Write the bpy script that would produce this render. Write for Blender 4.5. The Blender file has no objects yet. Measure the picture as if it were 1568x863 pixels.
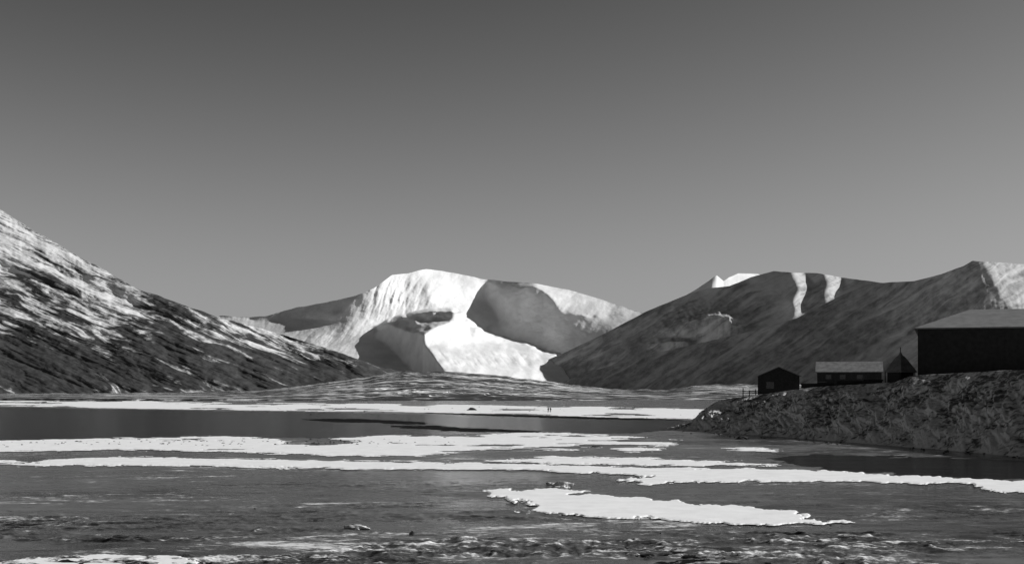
import bpy, bmesh, math, random
import numpy as np
from mathutils import Vector, Matrix
random.seed(7)
scene = bpy.context.scene
F = 2154.0; HZ = 597.0; H = 7.5; CX = 784.0   # survey: tangent scale, eye level, eye height (m)

# ------------------------------------------------------------------ noise
def _h(ix, iy, seed):
    n = (ix.astype(np.int64)*374761393 + iy.astype(np.int64)*668265263 + seed*1442695041) & 0xffffffff
    n = ((n ^ (n >> 13))*1274126177) & 0xffffffff
    n = n ^ (n >> 16)
    return (n & 0xffff)/65535.0*2-1
def vnoise(x, y, seed=0):
    x = np.asarray(x, float); y = np.asarray(y, float)
    x0 = np.floor(x); y0 = np.floor(y); fx = x-x0; fy = y-y0
    fx = fx*fx*fx*(fx*(fx*6-15)+10); fy = fy*fy*fy*(fy*(fy*6-15)+10)
    a = _h(x0, y0, seed); b = _h(x0+1, y0, seed); c = _h(x0, y0+1, seed); d = _h(x0+1, y0+1, seed)
    return (a*(1-fx)+b*fx)*(1-fy)+(c*(1-fx)+d*fx)*fy
def fbm(x, y, seed=0, octv=5, gain=.5):
    s = 0; a = 1; 
    for o in range(octv):
        ca, sa = math.cos(o*1.1), math.sin(o*1.1)
        k = 2.0**o
        s = s + a*vnoise((x*ca+y*sa)*k+o*17.3, (-x*sa+y*ca)*k+o*9.1, seed+o)
        a *= gain
    return s
def ridged(x, y, seed=0, octv=4):
    s = 0; a = 1
    for o in range(octv):
        s = s + a*(1-2*np.abs(vnoise(x*2**o+o*5.7, y*2**o+o*3.3, seed+o)))
        a *= .5
    return s

# ------------------------------------------------------------------ materials
def newmat(name):
    m = bpy.data.materials.new(name); m.use_nodes = True
    nt = m.node_tree
    return m, nt, nt.nodes["Principled BSDF"]
def g(v): return (v, v, v, 1)
class N:
    def __init__(s, nt): s.nt = nt
    def link(s, a, b): s.nt.links.new(a, b)
    def pos(s):
        t = s.nt.nodes.new("ShaderNodeNewGeometry"); return t.outputs["Position"]
    def val(s, node, idx, v):
        if isinstance(v, bpy.types.NodeSocket): s.link(v, node.inputs[idx])
        else: node.inputs[idx].default_value = v
    def math(s, op, a, b=0.0, c=0.0, clamp=False):
        n = s.nt.nodes.new("ShaderNodeMath"); n.operation = op; n.use_clamp = clamp
        s.val(n, 0, a); s.val(n, 1, b)
        if op in ('MULTIPLY_ADD',): s.val(n, 2, c)
        return n.outputs[0]
    def dot(s, v, d):
        n = s.nt.nodes.new("ShaderNodeVectorMath"); n.operation = 'DOT_PRODUCT'
        s.link(v, n.inputs[0]); n.inputs[1].default_value = d; return n.outputs["Value"]
    def comb(s, x, y, z=0.0):
        n = s.nt.nodes.new("ShaderNodeCombineXYZ"); s.val(n, 0, x); s.val(n, 1, y); s.val(n, 2, z); return n.outputs[0]
    def noise(s, vec, scale=1.0, detail=6, rough=.55, dist=0.0):
        n = s.nt.nodes.new("ShaderNodeTexNoise"); s.link(vec, n.inputs["Vector"])
        n.inputs["Scale"].default_value = scale; n.inputs["Detail"].default_value = detail
        n.inputs["Roughness"].default_value = rough; n.inputs["Distortion"].default_value = dist
        return n.outputs["Fac"]
    def mr(s, v, a, b, c=0.0, d=1.0, smooth=True):
        n = s.nt.nodes.new("ShaderNodeMapRange"); s.link(v, n.inputs[0])
        if smooth: n.interpolation_type = 'SMOOTHSTEP'
        for i, q in zip((1, 2, 3, 4), (a, b, c, d)): n.inputs[i].default_value = q
        return n.outputs[0]
    def mix(s, f, a, b):   # float mix
        n = s.nt.nodes.new("ShaderNodeMix"); n.data_type = 'FLOAT'
        s.val(n, 0, f); s.val(n, 2, a); s.val(n, 3, b); return n.outputs[0]
    def bump(s, h, strength, dist):
        n = s.nt.nodes.new("ShaderNodeBump"); s.link(h, n.inputs["Height"])
        n.inputs["Strength"].default_value = strength; n.inputs["Distance"].default_value = dist
        return n.outputs[0]
    def sepz(s, v):
        n = s.nt.nodes.new("ShaderNodeSeparateXYZ"); s.link(v, n.inputs[0]); return n.outputs

def snow_mat(name, lo, hi, sc=.05, bump=.3, bd=1.0, rough=.65):
    m, nt, p = newmat(name); n = N(nt); P = n.pos()
    a = n.noise(P, sc, 8, .6)
    v = n.mr(a, .3, .7, lo, hi); n.link(v, p.inputs["Base Color"])
    p.inputs["Roughness"].default_value = rough; p.inputs["Specular IOR Level"].default_value = .15
    n.link(n.bump(n.noise(P, sc*4, 8, .65), bump, bd), p.inputs["Normal"])
    return m

def streak_mat(name, theta, La, Lb, rock, snow, t0, t1, zlo=0, zhi=400, zgain=.15, bd=4.0, dist=.6, yk=0.003, big=.004, fineg=0.0, fs=.06, bs=.8):
    """rock and snow in streaks down the slope"""
    m, nt, p = newmat(name); n = N(nt); P = n.pos()
    c, s_ = math.cos(theta), math.sin(theta)
    w = n.noise(P, big, 3, .5)
    u = n.math('MULTIPLY', n.dot(P, (c, 0, -s_)), 1/La)
    v = n.math('ADD', n.math('MULTIPLY', n.dot(P, (s_, 0.12, c)), 1/Lb), n.math('MULTIPLY', w, 3.0))
    vec = n.comb(u, v, n.math('MULTIPLY', n.dot(P, (0, 1, 0)), yk))
    a = n.noise(vec, 1.0, 9, .62, dist)
    z = n.mr(n.sepz(P)[2], zlo, zhi, -zgain, zgain, False)
    f = n.math('ADD', a, z)
    f = n.math('ADD', f, n.mr(w, .35, .65, -.08, .08))
    fine = n.noise(P, fs, 7, .65)
    f = n.math('ADD', f, n.math('MULTIPLY', n.math('SUBTRACT', fine, .5), fineg))
    k = n.mr(f, t0, t1, 0, 1)
    rockv = n.mr(fine, .3, .7, rock*.7, rock*1.4); snv = n.mr(fine, .3, .7, snow*.88, snow)
    n.link(n.mix(k, rockv, snv), p.inputs["Base Color"])
    p.inputs["Roughness"].default_value = .85; p.inputs["Specular IOR Level"].default_value = .1
    hh = n.math('ADD', n.math('MULTIPLY', a, 2.0), n.noise(P, fs*.5, 8, .6))
    n.link(n.bump(hh, bs, bd), p.inputs["Normal"])
    return m

def plain(name, v, rough=.7, var=.25, sc=3.0, bd=.01, spec=.3, metal=0):
    m, nt, p = newmat(name); n = N(nt); P = n.pos()
    a = n.noise(P, sc, 7, .6)
    n.link(n.mr(a, .25, .75, v*(1-var), v*(1+var)), p.inputs["Base Color"])
    p.inputs["Roughness"].default_value = rough; p.inputs["Specular IOR Level"].default_value = spec
    p.inputs["Metallic"].default_value = metal
    n.link(n.bump(a, .5, bd), p.inputs["Normal"])
    return m

# ------------------------------------------------------------------ mesh helpers
def add_obj(name, verts, faces, mats, smooth=False, parent=None):
    me = bpy.data.meshes.new(name); me.from_pydata(verts, [], faces); me.update()
    if not isinstance(mats, (list, tuple)): mats = [mats]
    for m in mats: me.materials.append(m)
    if smooth: me.polygons.foreach_set("use_smooth", [True]*len(me.polygons))
    ob = bpy.data.objects.new(name, me); scene.collection.objects.link(ob)
    if parent: ob.parent = parent
    return ob
def quads_obj(name, co, q, mat, smooth=True):
    me = bpy.data.meshes.new(name)
    me.vertices.add(len(co)); me.vertices.foreach_set("co", co.astype(np.float32).ravel())
    q = q.astype(np.int32)
    me.loops.add(q.size); me.loops.foreach_set("vertex_index", q.ravel())
    me.polygons.add(len(q)); me.polygons.foreach_set("loop_start", np.arange(0, q.size, 4, dtype=np.int32))
    me.polygons.foreach_set("loop_total", np.full(len(q), 4, np.int32))
    me.polygons.foreach_set("use_smooth", np.full(len(q), smooth))
    me.update(calc_edges=True); me.validate()
    me.materials.append(mat)
    ob = bpy.data.objects.new(name, me); scene.collection.objects.link(ob); return ob
def grid_obj(name, X, Y, Z, mat, smooth=True):
    R, C = X.shape
    co = np.stack([X, Y, Z], -1).reshape(-1, 3)
    i = np.arange((R-1)*(C-1)); r = i//(C-1); c = i % (C-1); a = r*C+c
    return quads_obj(name, co, np.stack([a, a+1, a+C+1, a+C], -1), mat, smooth)

def inpoly(px, py, poly):
    ins = np.zeros(px.shape, bool); n = len(poly)
    for i in range(n):
        x1, y1 = poly[i]; x2, y2 = poly[(i+1) % n]
        if y1 == y2: continue
        c = ((y1 > py) != (y2 > py)) & (px < (x2-x1)*(py-y1)/(y2-y1)+x1)
        ins ^= c
    return ins
def blur(a, k):
    for _ in range(k):
        p = np.pad(a, 1, mode='edge')
        a = (p[1:-1, 1:-1]*4+p[:-2, 1:-1]*2+p[2:, 1:-1]*2+p[1:-1, :-2]*2+p[1:-1, 2:]*2 + p[:-2,:-2]+p[2:,2:]+p[:-2,2:]+p[2:,:-2])/16
    return a
def relief(x0, x1, y0, y1, step, facets, default, wy=.3, mu=2e-6, bl=2, warp=2.5, seed=1):
    """terrain relief built from facets that face east (+) or west (-), steeper or flatter: least squares surface"""
    xs = np.arange(x0, x1+step, step); ys = np.arange(y0, y1+step, step)
    PX, PY = np.meshgrid(xs, ys)
    wx_ = PX + warp*fbm(PX/14, PY/14, seed, 4); wy_ = PY + warp*.6*fbm(PX/14, PY/14, seed+50, 4)
    b = np.full(PX.shape, float(default[0])); cc = np.full(PX.shape, float(default[1]))
    for fct in facets:
        mk = inpoly(wx_, wy_, fct[0]); b[mk] = fct[1]; cc[mk] = fct[2] if len(fct) > 2 else 0
    b = blur(b, bl); cc = -blur(cc, bl)          # rows run downward
    bx = .5*(b[:, 1:]+b[:, :-1]); f = np.zeros_like(b)
    f[:, :-1] += bx; f[:, 1:] -= bx
    cy = wy*.5*(cc[1:]+cc[:-1]); f[:-1] += cy; f[1:] -= cy
    f /= step
    m = np.block([[f, f[:, ::-1]], [f[::-1], f[::-1, ::-1]]])
    Hh, Ww = m.shape
    lx = (2-2*np.cos(2*np.pi*np.arange(Ww)/Ww))/step**2; ly = (2-2*np.cos(2*np.pi*np.arange(Hh)/Hh))/step**2
    den = lx[None]+wy*ly[:, None]+mu
    Rr = np.real(np.fft.ifft2(-np.fft.fft2(m)/den))[:len(ys), :len(xs)]
    def samp(px, py):
        u = np.clip((px-x0)/step, 0, len(xs)-1.001); v = np.clip((py-y0)/step, 0, len(ys)-1.001)
        i = u.astype(int); j = v.astype(int); fu = u-i; fv = v-j
        return (Rr[j, i]*(1-fu)+Rr[j, i+1]*fu)*(1-fv)+(Rr[j+1, i]*(1-fu)+Rr[j+1, i+1]*fu)*fv
    return samp

def terrain(name, sky, foot, D0, a, mat, rows, dx, samp=None, extra=None, rough=.8, nl=40, seed=3, skyn=.5, amin=.4, apow=None, backslope=.6, post=3):
    sx = [p[0] for p in sky]; px = np.arange(sx[0], sx[-1]+dx, dx)
    S = np.interp(px, sx, [p[1] for p in sky]) 
    S = S + skyn*fbm(px/18, px*0, seed+9, 4)
    fo = np.interp(px, [p[0] for p in foot], [p[1] for p in foot])
    S = np.minimum(S, fo-.3)
    t = np.linspace(0, 1, rows)[:, None]
    PY = fo[None]+(S-fo)[None]*t; PX = np.repeat(px[None], rows, 0)
    s = D0/F
    q = fo[None]-PY
    D = D0 + (a*q if apow is None else apow(PX, PY, t))*s
    if samp is not None: D = D + s*samp(PX, PY)
    D = np.maximum.accumulate(D-amin*q*s, 0)+amin*q*s
    D = blur(D, post)
    D = D + s*rough*fbm(PX/nl, PY/nl*1.3, seed, 7, .52)
    if extra is not None: D = D + s*extra(PX, PY)
    D = np.maximum.accumulate(D-.12*q*s, 0)+.12*q*s
    X = (PX-CX)/F*D; Y = D; Z = H+(HZ-PY)/F*D
    # skirt at the foot and a real back slope
    Xs = [X[:1]]; Ys = [Y[:1]-5*s]; Zs = [np.minimum(Z[:1], 0)-40*s]
    Xs.append(X); Ys.append(Y); Zs.append(Z)
    top = Z[-1:]; nb = 24
    for k in range(1, nb+1):
        kk = k/nb; drop = np.maximum(top+20, 5)*kk; 
        Xs.append(X[-1:]); Ys.append(Y[-1:]+drop/backslope)
        Zs.append(top-drop+ (s*1.0*np.minimum(0, vnoise(px/9, px*0+k*.7, seed+77)))[None])
    return grid_obj(name, np.vstack(Xs), np.vstack(Ys), np.vstack(Zs), mat)

# ------------------------------------------------------------------ world, sun, camera
SUN_EL, SUN_AZ = math.radians(27), math.radians(86)     # azimuth clockwise from +Y
w = bpy.data.worlds.new("World"); scene.world = w; w.use_nodes = True
nt = w.node_tree; bg = nt.nodes["Background"]
sk = nt.nodes.new("ShaderNodeTexSky"); sk.sky_type = 'NISHITA'; sk.sun_disc = False
sk.sun_elevation = SUN_EL; sk.sun_rotation = SUN_AZ; sk.air_density = 1.0; sk.dust_density = .6; sk.ozone_density = 1.0
n = N(nt)
bw = nt.nodes.new("ShaderNodeRGBToBW"); nt.links.new(sk.outputs[0], bw.inputs[0])
v = n.math('MULTIPLY', n.math('POWER', n.math('MULTIPLY', bw.outputs[0], .1), 3.4), 92.0)
v = n.math('DIVIDE', v, n.math('ADD', n.math('MULTIPLY', v, 1/5.0), 1.0))
nt.links.new(v, bg.inputs[0]); bg.inputs[1].default_value = .1

sd = bpy.data.lights.new("sun", 'SUN'); sd.energy = 5.0; sd.angle = math.radians(.5); sd.color = (1, 1, 1)
so = bpy.data.objects.new("sun", sd); scene.collection.objects.link(so)
S = Vector((math.sin(SUN_AZ)*math.cos(SUN_EL), math.cos(SUN_AZ)*math.cos(SUN_EL), math.sin(SUN_EL)))
so.rotation_euler = S.to_track_quat('Z', 'Y').to_euler(); so.location = (200, 50, 200)

cd = bpy.data.cameras.new("camera"); co = bpy.data.objects.new("camera", cd); scene.collection.objects.link(co)
co.location = (0, 0, H); co.rotation_euler = (math.radians(90), 0, 0)
cd.sensor_width = 36; cd.lens = 36*F/1568; cd.shift_y = (HZ-431.5)/1568
cd.clip_start = .5; cd.clip_end = 90000
scene.camera = co
scene.view_settings.view_transform = 'Standard'; scene.view_settings.look = 'None'; scene.view_settings.exposure = 0

# ------------------------------------------------------------------ mountains
M_snow = snow_mat("mountain_snow", .64, .84, .006, .6, 4.0)
sky_c = [(200,500),(300,487),(340,483),(380,486),(405,484),(455,470),(500,463),(545,452),(572,441),(588,430),(600,421),(625,418),(640,414),(652,412),(680,415),(740,427),(780,431),(822,434),(845,439),(870,443),(910,455),(950,468),(985,479),(1060,500),(1200,540)]
foot_c = [(200,596),(1200,596)]
fac_c = [
 # broad snow fan on the left, flat, below the shoulder
 ([(180,486),(500,488),(535,468),(560,490),(590,525),(630,560),(640,600),(180,600)], .4, 1.8),
 ([(180,380),(596,380),(596,424),(560,448),(535,468),(505,488),(430,491),(395,489),(300,480),(180,480)], -1.8, 0),
 ([(596,415),(612,418),(632,470),(600,486),(572,500),(550,470)], .9, .2),
 ([(612,415),(650,410),(662,466),(690,470),(700,484),(645,484),(600,492),(625,470)], .5, .3),
 ([(640,405),(752,405),(738,450),(762,488),(742,505),(710,490),(700,470),(662,466)], 1.3, .2),
 ([(755,440),(816,438),(816,466),(806,490),(845,478),(900,484),(1000,480),(1010,560),(870,552),(820,534),(768,516),(738,508),(765,492),(742,456)], -2.2, 0),
 ([(814,425),(1000,465),(1000,481),(900,484),(845,478),(800,492),(818,466)], 2.6, .2),
 ([(700,530),(820,536),(862,548),(800,575),(650,575),(680,560)], .7, 1.4),
 ([(985,481),(1200,478),(1200,600),(870,600),(930,510)], -1.8, 0),
]
rs = relief(200, 1200, 400, 600, 1.5, fac_c, (.3, .9), wy=.22, bl=1, warp=3.5, seed=5)
def spur(px, py):
    """foothill and spur standing in front of the bowl, with a steep western wall"""
    wx = px+4.5*fbm(px/12, py/12, 201, 5); wy_ = py+2.4*fbm(px/12, py/12, 203, 5)
    top = np.interp(wx, [540,572,600,650,690,700,745,820,860,985], [503,500,489,476,474,479,509,531,545,590])
    ys_ = [474,490,503,513,518,527,543,562,596]
    Lf = np.interp(wy_, ys_, [560,560,570,577,580,588,608,628,650])
    C = np.interp(wy_, ys_, [697,698,668,642,619,612,641,668,700])
    pk = 200.0
    A = np.clip((wx-Lf)/np.maximum(C-Lf, 8), 0, 1)*pk
    A = np.where(wx > C, np.maximum(pk-.75*(wx-C), 0), A)
    m = np.clip((wy_-top)/3.5+.5, 0, 1); m = m*m*(3-2*m)
    return A*m
def rs2(px, py): return rs(px, py)-spur(px, py)
def ex_c(px, py):
    m = np.exp(-((px-600)/40)**2)*np.exp(-((py-460)/34)**2)
    m2 = np.exp(-((px-740)/120)**2)*np.exp(-((py-552)/16)**2)
    m3 = np.exp(-((px-500)/80)**2)*np.exp(-((py-520)/22)**2)
    return 2.8*m*ridged(px/12+ (py-460)/40, py/44, 31, 4)+ 4.5*m2*ridged(px/20-(py-460)/25, py/34, 37, 4)+2.4*m3*ridged(px/26+(py)/30, py/30, 33, 4)+1.2*ridged(px/30+py/50, py/60, 39, 4)
terrain("snowy_mountain", sky_c, foot_c, 7600, 2.0, M_snow, 440, 1.3, rs2, ex_c, rough=3.2, nl=60, seed=11, skyn=.4, post=7)

# far peak behind the right range
M_snow2 = snow_mat("far_snow", .7, .85, .004, .4, 4.0)
sky_f = [(1020,470),(1050,452),(1070,440),(1085,430),(1097,421),(1108,430),(1116,424),(1130,418),(1160,419),(1200,430),(1260,450)]
rf = relief(1020,1260,400,600,2,[([(1000,400),(1096,400),(1090,470),(1000,600)],-1.8)],(.9,.2),bl=1,seed=8)
terrain("distant_snowy_peak", sky_f, [(1020,596),(1260,596)], 11000, 1.8, M_snow2, 120, 2, rf, None, rough=2, nl=40, seed=23, skyn=.3)

M_right = streak_mat("scree_and_thin_snow", math.radians(-28), 260, 34, .28, .60, .33, .66, 0, 800, .10, 4.0, fineg=.12, fs=.02, bs=.4)
sky_r = [(700,600),(755,573),(800,563),(835,552),(870,537),(930,508),(985,479),(1010,468),(1060,448),(1085,441),(1117,438),(1150,424),(1185,415),(1215,417),(1250,418),(1300,426),(1345,432),(1450,445),(1600,470),(1800,500)]
fac_r = [
 ([(1208,410),(1230,412),(1242,440),(1232,470),(1214,492),(1216,460),(1222,440)], 2.0, .5),
 ([(1260,410),(1284,415),(1294,440),(1270,462),(1258,450),(1268,436)], 2.0, .5),
]
rr = relief(700,1800,400,600,2,fac_r,(-1.25,0),wy=.35,bl=3,warp=6,seed=15)
def ex_r(x, y):
    r_ = 1.6*ridged(x/34+y/50, y/80, 61, 4)
    wx = x+3.2*fbm(x/9, y/9, 63, 4); wy_ = y+2.5*fbm(x/9, y/9, 64, 4)
    r_ = r_ - 104*np.exp(-(np.clip(wx-1104, 0, None)/20)**2-(np.clip(1104-wx, 0, None)/55)**2-(np.clip(500-wy_, 0, None)/22)**2-(np.clip(wy_-500, 0, None)/13)**2)
    r_ = r_ - 36*np.exp(-(np.clip(wx-1044, 0, None)/12)**2-(np.clip(1044-wx, 0, None)/40)**2-((wy_-527)/7)**2)
    return r_
terrain("mountain_range", sky_r, [(700,600),(1800,600)], 6600, 1.6, M_right, 320, 1.6, rr, ex_r, rough=3.0, nl=60, seed=41, skyn=.3, post=2)

sky_n = [(820,599),(860,585),(900,570),(1000,541),(1050,530),(1150,507),(1220,487),(1260,466),(1300,447),(1345,433),(1400,430),(1440,420),(1475,407),(1489,399),(1520,401),(1568,404),(1700,412),(1900,440),(2200,500)]
fac_n = [([(1489,380),(1484,430),(1478,452),(1482,476),(1520,480),(2200,520),(2200,380)], 2.1, .2)]
rn = relief(820,2200,380,620,2,fac_n,(-1.2,0),wy=.35,bl=0,warp=3,seed=19)
M_near = streak_mat("near_scree_and_thin_snow", math.radians(-32), 220, 24, .27, .62, .33, .66, 0, 600, .10, 3.0, fineg=.12, fs=.035, bs=.4)
terrain("mountain_ridge", sky_n, [(820,601),(2200,601)], 4300, 1.6, M_near, 300, 2, rn, lambda x,y: 1.4*ridged(x/40+y/40, y/70, 71, 4)+1.2*ridged(x/12-y/60,y/60,73,3)*(x>1480), rough=3, nl=60, seed=47, skyn=.3)

# left mountain slope
M_left = streak_mat("rock_and_snow_slope", math.radians(24), 130, 16, .06, .84, .44, .59, 0, 340, .15, 2.0, .8, .006, .006, fineg=.2, fs=.06, bs=.6)
sky_l = [(-420,150),(-200,215),(-60,285),(0,320),(50,352),(100,381),(150,408),(185,427),(215,444),(250,455),(300,474),(340,487),(385,497),(430,512),(500,532),(545,548),(580,560),(620,570),(700,578),(780,590),(850,602)]
fac_l = [([(0,400),(120,440),(260,520),(420,560),(560,590),(300,600),(0,600)], -.25, 0),
         ([(110,405),(215,446),(330,497),(300,505),(200,470),(120,425)], -.6, 0),
         ([(380,500),(545,552),(560,575),(470,560)], -.7, 0)]
rl = relief(-420,850,140,620,3,fac_l,(.5,.2),wy=.4,bl=3,warp=5,seed=25)
def ex_l(px, py):
    u = (px+ (py-450)*.2)/90; v = (py-450-(px-200)*.42)/14
    return 3.6*ridged(u*.8, v*.6, 81, 4)+2.5*fbm(u*1.5, v, 85, 5)
terrain("mountain_slope", sky_l, [(-420,604),(850,604)], 2300, 1.9, M_left, 420, 1.6, rl, ex_l, rough=6, nl=70, seed=53, skyn=1.0)

# foothills / valley floor on the far shore
M_val = streak_mat("tundra_with_snow", math.radians(12), 55, 9, .05, .68, .46, .63, 0, 60, .03, 1.0, 2.2, .012, .008, fineg=.8, fs=.05)
sky_v = [(-900,602),(100,602),(300,600),(400,597),(480,588),(560,577),(620,568),(700,569),(760,574),(830,583),(900,591),(960,597),(1020,596),(1080,589),(1200,588),(1400,592),(2300,598)]
foot_v = [(-900,611),(0,610),(400,612),(800,614),(1050,617),(2300,618)]
def ap(PX, PY, t): return (900*t**1.6 + 0*PX)*2.9
terrain("valley_floor", sky_v, foot_v, 1000, 0, M_val, 200, 2.5, None, lambda x,y: (60*fbm(x/40,y/7,91,6)+40*ridged(x/25+y/6,y/8,95,4))*np.clip((612-y)/12,0,1), rough=0, nl=50, seed=61, skyn=.8, apow=ap, amin=.2, backslope=.3)

# ------------------------------------------------------------------ ground sheet, fjord ice
M_ground = snow_mat("snowy_tundra_ground", .25, .7, .01, .4, .5)
add_obj("ground", [(-60000,-3000,-1.2),(60000,-3000,-1.2),(60000,80000,-1.2),(-60000,80000,-1.2)], [(0,1,2,3)], M_ground)

m, nt, p = newmat("fjord_ice"); n = N(nt); P = n.pos(); xyz = n.sepz(P)
st = n.comb(n.math('MULTIPLY', xyz[0], .5), xyz[1], 0.0)
big = n.noise(st, .045, 5, .55, .6); mid = n.noise(st, .55, 10, .68, .5); fin = n.noise(st, 3.0, 8, .75)
near = n.mr(xyz[1], 100, 60, 0, 1)
band = n.noise(st, .10, 4, .5, .3)
dust = n.math('ADD', mid, n.math('MULTIPLY', n.math('SUBTRACT', band, .5), .9))
dust = n.math('ADD', dust, n.math('MULTIPLY', near, .07))
dust = n.math('ADD', dust, n.mr(xyz[2], .02, .14, 0, .12))
dust = n.math('ADD', dust, n.math('MULTIPLY', n.math('SUBTRACT', fin, .5), 1.1))
k = n.mr(dust, .66, .84, 0, 1)
tone = n.math('ADD', big, n.math('MULTIPLY', n.math('SUBTRACT', mid, .5), 1.0))
tone = n.math('ADD', tone, n.math('MULTIPLY', n.math('SUBTRACT', fin, .5), .4))
icev = n.mr(tone, .34, .68, .006, .17, False)
n.link(n.mix(k, icev, .78), p.inputs["Base Color"])
n.link(n.mix(k, n.mr(tone, .35, .65, .07, .40), .8), p.inputs["Roughness"])
p.inputs["Specular IOR Level"].default_value = .27; p.inputs["IOR"].default_value = 1.31
n.link(n.bump(n.math('ADD', fin, n.math('MULTIPLY', mid, 2)), .55, .05), p.inputs["Normal"])
M_ice = m
pyr = np.concatenate([np.linspace(1135, 872, 60), np.linspace(871, 606, 600)])
PXg, PYg = np.meshgrid(np.arange(-600, 2200, 2.0), pyr)
Yg = H*F/(PYg-HZ); Xg = (PXg-CX)/F*Yg
rz = np.clip(.45+1.3*fbm(Xg/14, Yg/6, 101, 4), 0, 1)*np.exp(-np.clip(Yg-70, 0, None)/22.0)
rz = rz + .3*np.exp(-((Yg-108)/10)**2)*np.clip(.4+fbm(Xg/20, Yg/8, 105, 3), 0, 1)*(1/(1+np.exp((Xg+6)/2)))
Zg = .13*rz*np.clip(ridged(Xg/1.6, Yg/1.2, 111, 5), -.3, 2)*.7 + .06*rz*fbm(Xg*1.5, Yg*1.2, 117, 3)
grid_obj("frozen_fjord_ice", Xg, Yg, Zg, M_ice)

# ------------------------------------------------------------------ thin sheets lying on the ice (surveyed outlines, ragged edges)
def gpt(px, py):
    Y = H*F/(py-HZ); return ((px-CX)/F*Y, Y)
def sheet(name, outline, mat, z0, th=.05, ragx=9, ragy=1.0, seed=1, dx=1.1, holes=None):
    xs_ = [p[0] for p in outline]; ys_ = [p[1] for p in outline]
    dy = .22 if max(ys_) < 650 else .26
    px = np.arange(min(xs_)-15, max(xs_)+15, dx); py = np.arange(max(606.3, min(ys_)-4), max(ys_)+4, dy)
    PX, PY = np.meshgrid(px, py)
    sc = np.clip((PY-600)/60, .3, 2)
    WX = PX+ragx*sc*fbm(PX/26, PY/(5*sc), seed, 6, .64); WY = PY+ragy*sc*fbm(PX/38, PY/(6*sc), seed+40, 6, .66)
    mk = inpoly(WX, WY, outline)
    if holes is not None: mk &= ~holes(PX, PY)
    sm = blur(mk.astype(float), 2)
    Y = H*F/(PY-HZ); X = (PX-CX)/F*Y
    Z = z0+th*np.clip(sm*2-1, 0, 1) + (th*.35*fbm(X/3, Y/3, seed+3, 4)*sm if th > .03 else 0)
    Z = np.maximum(Z, z0)
    R_, C_ = PX.shape
    cell = mk[:-1, :-1] | mk[1:, :-1] | mk[:-1, 1:] | mk[1:, 1:]
    r, c = np.nonzero(cell); a = r*C_+c
    q = np.stack([a, a+C_, a+C_+1, a+1], -1)
    used = np.unique(q); re = np.zeros(R_*C_, int); re[used] = np.arange(len(used))
    cof = np.stack([X, Y, Z], -1).reshape(-1, 3)[used]
    return quads_obj(name, cof, re[q], mat)

M_patch = snow_mat("wind_packed_snow", .88, .98, .5, .25, .05)
# open water sheet
m, nt, p = newmat("open_fjord_water"); n = N(nt); P = n.pos()
p.inputs["Base Color"].default_value = g(.012); p.inputs["Roughness"].default_value = .12; p.inputs["Specular IOR Level"].default_value = .2
p.inputs["IOR"].default_value = 1.33
st = n.comb(n.dot(P, (.5, 0, 0)), n.dot(P, (0, 1, 0)), 0.0)
n.link(n.bump(n.math('ADD', n.noise(st, .8, 6, .65), n.math('MULTIPLY', n.noise(st, .12, 4), 1.5)), 1.0, 1.0), p.inputs["Normal"])
M_water = m
M_lead = plain("wet_mud_channel", .010, .7, .3, .3, .02, .02)
sheet("open_water", [(-600,622),(0,623),(200,627),(420,630),(600,633),(800,637),(980,641),(1060,644),(1030,656),(980,662),(900,663),(800,663),(700,665),(600,668),(400,671),(200,673),(0,675),(-600,680)], M_water, .03, 0, seed=3, dx=3)
sheet("open_water", [(1180,701),(1250,696),(1400,700),(1500,703),(1700,708),(1900,722),(1800,745),(1568,734),(1400,727),(1260,718)], M_water, .03, 0, seed=4, dx=3)
sheet("mud_channel", [(462,642),(540,641),(640,646),(655,649),(600,648),(520,646)], M_lead, .06, .01, seed=6)
sheet("mud_channel", [(600,652),(660,652),(740,656),(830,660.5),(790,662),(700,659.5),(620,655)], M_lead, .06, .01, seed=7)
sheet("mud_channel", [(640,631.5),(800,635),(960,640),(1060,643),(900,641),(760,636.5)], M_lead, .06, .01, 9, .5, seed=9)
sheet("ice_crack", [(925,835),(960,839),(1000,844),(1060,848),(1150,851),(1110,855),(1040,858),(990,853),(950,845)], M_lead, .05, .0, 12, 1.5, seed=10, holes=lambda x, y: fbm(x/22, y/4, 12, 4) > .25)
sheet("ice_crack", [(1010,859),(1090,860),(1180,866),(1100,868),(1040,864)], M_lead, .05, .0, 12, 1.5, seed=12)

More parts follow.
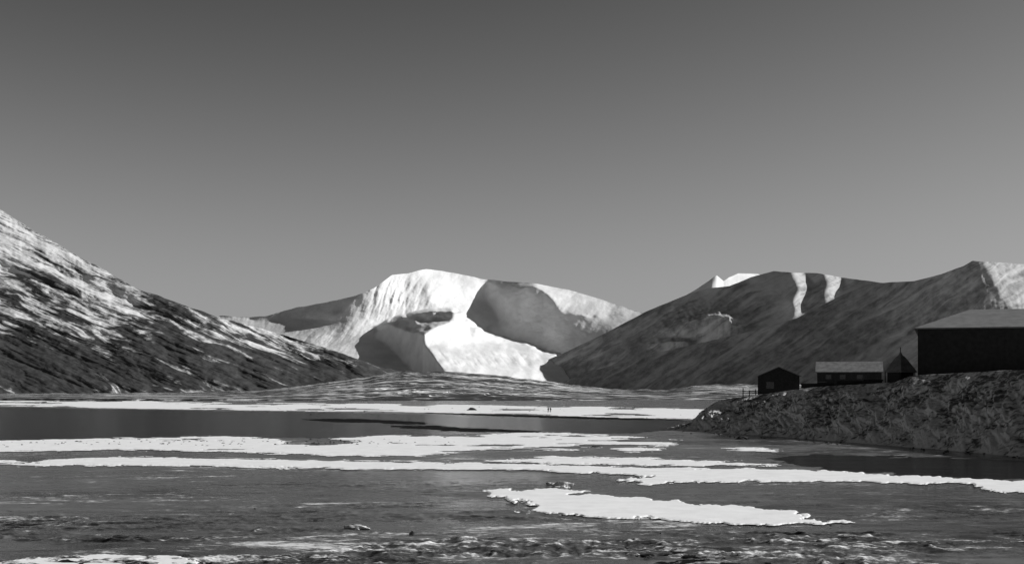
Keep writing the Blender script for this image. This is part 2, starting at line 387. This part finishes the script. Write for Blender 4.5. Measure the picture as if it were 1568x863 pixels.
snows = [
 [(-700,609),(0,611),(300,615),(600,618),(900,622),(1092,627),(1074,641),(950,639),(800,634),(600,630),(400,628),(200,625),(0,621),(-700,618)],
 [(-500,680),(0,674),(150,672),(330,668),(410,671),(440,676),(420,680),(520,681),(560,676),(510,671),(600,666),(640,668),(720,665),(830,662),(940,666),(1000,671),(1040,673),(1060,677),(1000,684),(1010,690),(950,694),(880,689),(800,687),(720,689),(650,697),(560,698),(450,695),(300,690),(150,688),(0,691),(-500,696)],
 [(0,711),(60,707),(160,700),(350,703),(560,706),(780,711),(960,715),(1150,718),(1300,724),(1568,736),(1900,752),(1900,765),(1568,754),(1510,749),(1485,742),(1300,737),(1150,737),(1000,740),(948,735),(978,728),(850,721),(700,719),(500,717),(300,713),(100,713)],
 [(745,704),(850,699),(1000,702),(1110,707),(1200,712),(1050,713),(900,711),(780,708)],
 [(745,753),(800,750),(860,749),(905,752),(880,756),(960,763),(1060,770),(1150,779),(1215,783),(1245,795),(1300,801),(1180,804),(1050,799),(950,793),(860,788),(800,782),(830,776),(810,769),(765,760)],
 [(-60,876),(20,862),(60,856),(180,850),(280,853),(300,862),(290,885),(-60,890)],
 [(1110,686),(1160,686),(1200,690),(1150,691)],
 [(-300,706),(-60,703),(30,706),(-40,712),(-300,714)],
]
for i, s_ in enumerate(snows):
    hf = None
    if i == 1: hf = lambda x, y: fbm(x/70, y/3.2, 301, 5) > 1.05-np.clip((x-560)/300, 0, 1)*.92
    if i == 0: hf = lambda x, y: fbm(x/80, y/2.2, 303, 5) > .62-np.clip((x-500)/500, 0, 1)*.25
    sheet("snow_patch", s_, M_patch, .045, .05, seed=20+i*3, holes=hf)

# ------------------------------------------------------------------ river bank (right)
pairs = [((1020,656),(1034,654,281)),((1045,658),(1062,645,277)),((1060,659),(1085,622,275)),((1075,661),(1102,612,272)),((1140,665),(1155,605,262)),((1230,671),(1250,592,243)),((1340,680),(1370,585,222)),((1375,683),(1395,575,216)),((1440,688),(1470,571,203)),((1540,697),(1568,566,185)),((1800,720),(1800,560,150)),((2300,760),(2300,550,115))]
B = []; T = []
for (a_, b_), (c_, d_, e_) in pairs:
    B.append(gpt(a_, b_)); T.append(((c_-CX)/F*e_, e_, H+(HZ-d_)/F*e_))
B = np.array(B); T = np.array(T)
L = np.concatenate([[0], np.cumsum(np.hypot(*(np.diff(B, axis=0).T)))])
ss = np.concatenate([np.linspace(0, L[3], 120), np.linspace(L[3], L[9], 700)[1:], np.linspace(L[9], L[-1], 80)[1:]])
ci = lambda a: np.stack([np.interp(ss, L, a[:, k]) for k in range(a.shape[1])], -1)
Bs, Ts = ci(B), ci(T)
rowsX, rowsY, rowsZ = [], [], []
rowsX.append(Bs[:, 0]-3); rowsY.append(Bs[:, 1]-1); rowsZ.append(ss*0-.5)
nr = 110
for i in range(nr):
    t = i/(nr-1); zt = t**.95
    x = Bs[:, 0]*(1-t)+Ts[:, 0]*t; y = Bs[:, 1]*(1-t)+Ts[:, 1]*t; z = Ts[:, 2]*zt + .02
    env = math.sin(math.pi*min(1, t*1.0+.02))**.5
    d = env*(1.1*fbm(ss/9+t*1.5, ss*0+t*2, 131, 5, .55)*np.clip(Ts[:, 2]/8, .2, 1) + .5*ridged(ss/5+t, ss*0+t*3, 133, 4))
    d2 = .18*fbm(ss/1.2, ss*0+t*14, 139, 4, .6)
    rowsX.append(x-d*.8); rowsY.append(y-d*.3); rowsZ.append(np.maximum(z+d2*env+.25*d*env, -.3 if i < 3 else 0))
for kx in (2, 4, 7, 11, 16, 24, 40, 70, 140):
    rowsX.append(Ts[:, 0]+kx*.976); rowsY.append(Ts[:, 1]+kx*.217)
    rowsZ.append(Ts[:, 2]+.15*fbm(ss/4, ss*0+kx/4, 141, 4)+min(kx, 40)*.008)
rowsX.append(Ts[:, 0]+170); rowsY.append(Ts[:, 1]+38); rowsZ.append(ss*0-1.3)
M_bank = streak_mat("earth_bank_with_thin_snow", math.radians(20), 1.6, .9, .10, .66, .35, .57, 0, 10, -.06, .10, .8, .6, .15, fineg=.5, fs=1.2)
grid_obj("river_bank", np.array(rowsX), np.array(rowsY), np.array(rowsZ), M_bank)

# ------------------------------------------------------------------ buildings
M_dark = plain("dark_painted_wall", .022, .7, .3, 1.5, .01, .2)
M_wood = plain("tarred_timber", .03, .8, .4, 4, .02, .2)
M_roofm = plain("weathered_metal_roof", .19, .6, .2, .6, .01, .3)
M_roofs = plain("frosted_roof", .18, .8, .3, 1.2, .02, .2)
M_glass = plain("window_glass", .03, .1, .1, 1, .001, .5)
M_trim = plain("pale_trim", .12, .7, .2, 3, .005)

def empty(name, loc, rz):
    e = bpy.data.objects.new(name, None); scene.collection.objects.link(e)
    e.location = loc; e.rotation_euler = (0, 0, rz); e.empty_display_size = 1; return e
def box(name, x0, x1, y0, y1, z0, z1, mat, parent, extra=None):
    boxes = [(x0, x1, y0, y1, z0, z1)]+(extra or [])
    vs = []; fs = []
    for (a, b, c, d, e_, f_) in boxes:
        o = len(vs)
        vs += [(a,c,e_),(b,c,e_),(b,d,e_),(a,d,e_),(a,c,f_),(b,c,f_),(b,d,f_),(a,d,f_)]
        fs += [tuple(o+i for i in q) for q in ((0,3,2,1),(4,5,6,7),(0,1,5,4),(1,2,6,5),(2,3,7,6),(3,0,4,7))]
    return add_obj(name, vs, fs, mat, parent=parent)

# big warehouse with hip roof
wz = 9.6; wh = 17.35-wz
e = empty("warehouse", (63.6, 220.5, wz), math.radians(-17))
WL, WD = 48, 28
ribs = [(x*.6+.1, x*.6+.22, -.05, -.002, 0, wh-.4) for x in range(1, 79)]
box("walls", 0, WL, 0, WD, -2, wh-.3, M_dark, e)
box("wall_ribs", .1, .22, -.05, -.002, 0, wh-.4, M_dark, e, ribs)
ov = .5; rx = 8.0; rzt = 20.75-wz
add_obj("roof", [(-ov,-ov,wh-.12),(WL+ov,-ov,wh-.12),(WL+ov,WD+ov,wh-.12),(-ov,WD+ov,wh-.12),(rx,WD/2,rzt),(WL-rx,WD/2,rzt),(-ov,-ov,wh-.3),(WL+ov,-ov,wh-.3),(WL+ov,WD+ov,wh-.3),(-ov,WD+ov,wh-.3)],
        [(0,1,5,4),(1,2,5),(2,3,4,5),(3,0,4),(6,7,1,0),(7,8,2,1),(8,9,3,2),(9,6,0,3),(6,9,8,7)], M_roofm, parent=e)
box("roller_door", 18, 22, -.09, -.055, 0, 4.5, M_wood, e, [(30,31,-.09,-.055,0,2.1)])
box("gutter", -ov, WL+ov, -ov-.15, -ov-.003, wh-.34, wh-.2, M_trim, e)

def gable(name, loc, rz, Lx, Dy, hw, hr, mw, mr_, axis='x', ov=.35):
    e = empty(name, loc, rz)
    if axis == 'x':
        V = [(0,0,-1.2),(Lx,0,-1.2),(Lx,Dy,-1.2),(0,Dy,-1.2),(0,0,hw),(Lx,0,hw),(Lx,Dy,hw),(0,Dy,hw),(0,Dy/2,hr),(Lx,Dy/2,hr)]
        Fc = [(0,1,5,4),(1,2,6,9,5),(2,3,7,6),(3,0,4,8,7)]
        add_obj("walls", V, Fc, mw, parent=e)
        sl = (hr-hw)/(Dy/2); th = .14; u = .02
        R = [(-ov,-ov,hw-ov*sl+u),(Lx+ov,-ov,hw-ov*sl+u),(Lx+ov,Dy/2,hr+u),(-ov,Dy/2,hr+u),(Lx+ov,Dy+ov,hw-ov*sl+u),(-ov,Dy+ov,hw-ov*sl+u)]
    else:
        V = [(0,0,-1.2),(Lx,0,-1.2),(Lx,Dy,-1.2),(0,Dy,-1.2),(0,0,hw),(Lx,0,hw),(Lx,Dy,hw),(0,Dy,hw),(Lx/2,0,hr),(Lx/2,Dy,hr)]
        Fc = [(0,1,5,8,4),(1,2,6,5),(2,3,7,9,6),(3,0,4,7)]
        add_obj("walls", V, Fc, mw, parent=e)
        sl = (hr-hw)/(Lx/2); th = .14; u = .02
        R = [(-ov,-ov,hw-ov*sl+u),(-ov,Dy+ov,hw-ov*sl+u),(Lx/2,Dy+ov,hr+u),(Lx/2,-ov,hr+u),(Lx+ov,Dy+ov,hw-ov*sl+u),(Lx+ov,-ov,hw-ov*sl+u)]
    V2 = R+[(x, y, z+th) for x, y, z in R]
    Fc = [(0,1,2,3),(3,2,4,5),(6,9,8,7),(9,11,10,8),(0,6,7,1),(1,7,8,2),(2,8,10,4),(4,10,11,5),(5,11,9,3),(3,9,6,0)]
    add_obj("roof", V2, Fc, mr_, parent=e)
    return e
# hut
hb = 6.75
e = gable("wooden_hut", (46.3, 264.5, hb), math.radians(-9), 7.6, 6.0, 3.4, 5.05, M_wood, M_roofm, 'y')
box("door", 4.6, 5.6, -.08, -.003, 0, 2.1, M_dark, e)
box("window", 1.6, 2.8, -.07, -.003, 1.2, 2.2, M_glass, e)
box("window_frame", 1.5, 2.9, -.1, -.072, 2.2, 2.3, M_trim, e, [(1.5,2.9,-.1,-.072,1.1,1.2),(1.5,1.6,-.1,-.072,1.2,2.2),(2.8,2.9,-.1,-.072,1.2,2.2)])
box("planks", 0, .08, -.04, -.003, 0, 3.3, M_wood, e, [(i*.5, i*.5+.08, -.04, -.003, 0, 3.3) for i in range(1, 15) if not (3 <= i <= 5 or 9 <= i <= 11)])
# long low building
e = gable("long_low_building", (55.2, 254.5, 8.6), math.radians(-13), 11.3, 7, 2.2, 3.95, M_wood, M_roofs, 'x', .3)
box("window", 1.5, 2.5, -.06, -.003, .9, 1.7, M_glass, e, [(4, 5, -.06, -.003, .9, 1.7), (7, 8, -.06, -.003, .9, 1.7)])
box("door", 9.2, 10.1, -.06, -.003, 0, 1.95, M_dark, e)
# pavilion with pyramid roof
e = empty("pavilion", (67.1, 243, 9.2), 0)
def ring(r, z, k=6, ph=.3): return [(r*math.cos(ph+i*2*math.pi/k), r*math.sin(ph+i*2*math.pi/k), z) for i in range(k)]
V = ring(2.5, -1.5)+ring(2.5, 1.5); add_obj("walls", V, [(i, (i+1) % 6, (i+1) % 6+6, i+6) for i in range(6)], M_wood, parent=e)
V = ring(3.1, 1.35)+ring(3.1, 1.5)+ring(1.0, 3.9)+ring(.35, 4.4)
add_obj("roof", V+[(0, 0, 5.1)], [(i, (i+1) % 6, (i+1) % 6+6, i+6) for i in range(6)]+[(i+6, (i+1) % 6+6, (i+1) % 6+12, i+12) for i in range(6)]+[(i+12, (i+1) % 6+12, (i+1) % 6+18, i+18) for i in range(6)]+[(i+18, (i+1) % 6+18, 24) for i in range(6)]+[tuple(range(5, -1, -1))], M_roofs, parent=e)
box("finial", -.06, .06, -.06, .06, 4.9, 5.7, M_wood, e)
box("posts", -3.0, -2.85, -1.2, -1.05, -1.0, 1.4, M_wood, e, [(-1, -.85, -3, -2.85, -1, 1.4), (1.6, 1.75, -2.9, -2.75, -1, 1.4)])
# fence by the hut
e = empty("timber_fence", (43.6, 266, 6.4), math.radians(-20))
box("posts", 0, .16, 0, .16, -1, 1.5, M_wood, e, [(1.2, 1.36, 0, .16, -1, 1.1), (2.4, 2.56, 0, .16, -1, 1.3), (3.3,3.46,0,.16,-1,.9)])
box("rails", -.1, 3.4, -.05, -.004, .5, .62, M_wood, e, [(-.1, 2.6, -.05, -.004, .9, 1.0)])
# timber stacks between hut and low building
for (px, D, ln, nn) in ((1240, 246, 3.4, 5), (1262, 244, 2.6, 4), (1300, 240, 4.2, 4), (1334, 236, 3.0, 5)):
    x = (px-CX)/F*D
    z = np.interp(px, [1155, 1250, 1370, 1395], [6.6, 8.15, 8.8, 9.8])
    bm = bmesh.new()
    for i in range(nn*3):
        r = .13+random.random()*.08
        mt = Matrix.Translation((random.uniform(-.2, .2), (i % nn)*.36-1+random.uniform(-.05,.05), .1+(i//nn)*.28)) @ Matrix.Rotation(random.uniform(-.08, .08), 4, 'Z') @ Matrix.Rotation(math.pi/2, 4, 'Y')
        bmesh.ops.create_cone(bm, cap_ends=True, segments=8, radius1=r, radius2=r*.85, depth=ln*random.uniform(.8, 1.1), matrix=mt)
    me = bpy.data.meshes.new("log_pile"); bm.to_mesh(me); bm.free(); me.materials.append(M_wood)
    o = bpy.data.objects.new("log_pile", me); scene.collection.objects.link(o)
    o.location = (x+.8, D+2, z-.1); o.rotation_euler = (0, 0, math.radians(-14+random.uniform(-10, 10)))

# ------------------------------------------------------------------ rocks & ice lumps
M_rock = plain("dark_rock", .05, .8, .5, 2.0, .05)
M_icel = plain("ice_lump", .45, .5, .5, 3.0, .05)
def lump(name, px, py, w_, h_, mat, seed, flat=1.0):
    x, y = gpt(px, py)
    bm = bmesh.new(); bmesh.ops.create_icosphere(bm, subdivisions=4, radius=1)
    for v in bm.verts:
        d = 1+.35*fbm(np.array([v.co.x*1.3+seed]), np.array([v.co.y*1.3+v.co.z*1.9]), seed, 4)[0]
        v.co = Vector((v.co.x*w_/2*d, v.co.y*w_*.4*d, max(v.co.z*h_*d, -.1)))
    me = bpy.data.meshes.new(name); bm.to_mesh(me); bm.free(); me.materials.append(mat)
    o = bpy.data.objects.new(name, me); scene.collection.objects.link(o); o.location = (x, y, .03); return o
lump("ice_boulder", 860, 746, 1.6, .42, M_icel, 3); lump("ice_boulder", 845, 742, .9, .2, M_icel, 5)
lump("ice_boulder", 546, 810, 1.1, .22, M_icel, 7)
lump("rock", 631, 819, .28, .2, M_rock, 9); lump("rock", 911, 685, 1.5, .3, M_rock, 11); lump("rock", 286, 853, .7, .13, M_rock, 13)
lump("rock", 722, 628, 3.2, .9, M_rock, 15); lump("rock", 1135, 672, 2, .4, M_rock, 17)
# scattered pebbles: one object
bm = bmesh.new()
for i in range(300):
    zone = random.random()
    if zone < .5: px, py = random.uniform(-50, 700), random.gauss(678, 3)
    elif zone < .75: px, py = random.uniform(400, 1080), random.uniform(622, 640)
    elif zone < .95: px, py = random.uniform(1040, 1568), 0; py = 659+(px-1045)*.077+abs(random.gauss(0, 2))
    else: px, py = random.uniform(-50, 1600), random.uniform(760, 858)
    x, y = gpt(px, py); r = random.uniform(.03, .12)*(1+y/400)*(.4 if py > 750 else 1)
    mt = Matrix.Translation((x, y, .08)) @ Matrix.Diagonal((random.uniform(1, 2), 1, random.uniform(.5, .9), 1))
    res = bmesh.ops.create_icosphere(bm, subdivisions=1, radius=r, matrix=mt)
    for v in res['verts']: v.co += Vector((random.uniform(-.3, .3)*r, random.uniform(-.3, .3)*r, random.uniform(-.2, .2)*r))
me = bpy.data.meshes.new("shore_stones"); bm.to_mesh(me); bm.free(); me.materials.append(M_rock)
scene.collection.objects.link(bpy.data.objects.new("shore_stones", me))

# ------------------------------------------------------------------ people
M_cloth = plain("dark_winter_clothing", .03, .9, .3, 6, .005)
def person(px, D, hgt, stride, rz):
    J = [(0,0,.95),(0,0,1.15),(0,.01,1.40),(0,0,1.50),(0,-.02,1.62),(0,-.02,1.74),
         (.19,0,1.42),(.26,.05,1.15),(.24,-.08,.90),(-.19,0,1.42),(-.26,-.04,1.15),(-.24,.1,.92),
         (.1,0,.90),(.12,-stride*.5,.50),(.12,-stride,.08),(.12,-stride-.15,.04),
         (-.1,0,.90),(-.12,stride*.35,.50),(-.12,stride,.08),(-.12,stride-.15,.04)]
    E = [(0,1),(1,2),(2,3),(3,4),(4,5),(2,6),(6,7),(7,8),(2,9),(9,10),(10,11),(0,12),(12,13),(13,14),(14,15),(0,16),(16,17),(17,18),(18,19)]
    Rr = [.17,.16,.18,.07,.11,.09,.09,.065,.045,.09,.065,.045,.11,.08,.06,.045,.11,.08,.06,.045]
    me = bpy.data.meshes.new("person"); me.from_pydata(J, E, []); me.materials.append(M_cloth)
    o = bpy.data.objects.new("person", me); scene.collection.objects.link(o)
    md = o.modifiers.new("skin", 'SKIN'); 
    for i, v in enumerate(me.skin_vertices[0].data): v.radius = (Rr[i], Rr[i]); v.use_root = (i == 0)
    s2 = o.modifiers.new("sub", 'SUBSURF'); s2.levels = 1; s2.render_levels = 1
    o.location = ((px-CX)/F*D, D, .08); o.scale = [hgt/1.8]*3; o.rotation_euler = (0, 0, rz)
person(839.5, 470, 1.75, .22, .4); person(843, 474, 1.68, .12, -.3)
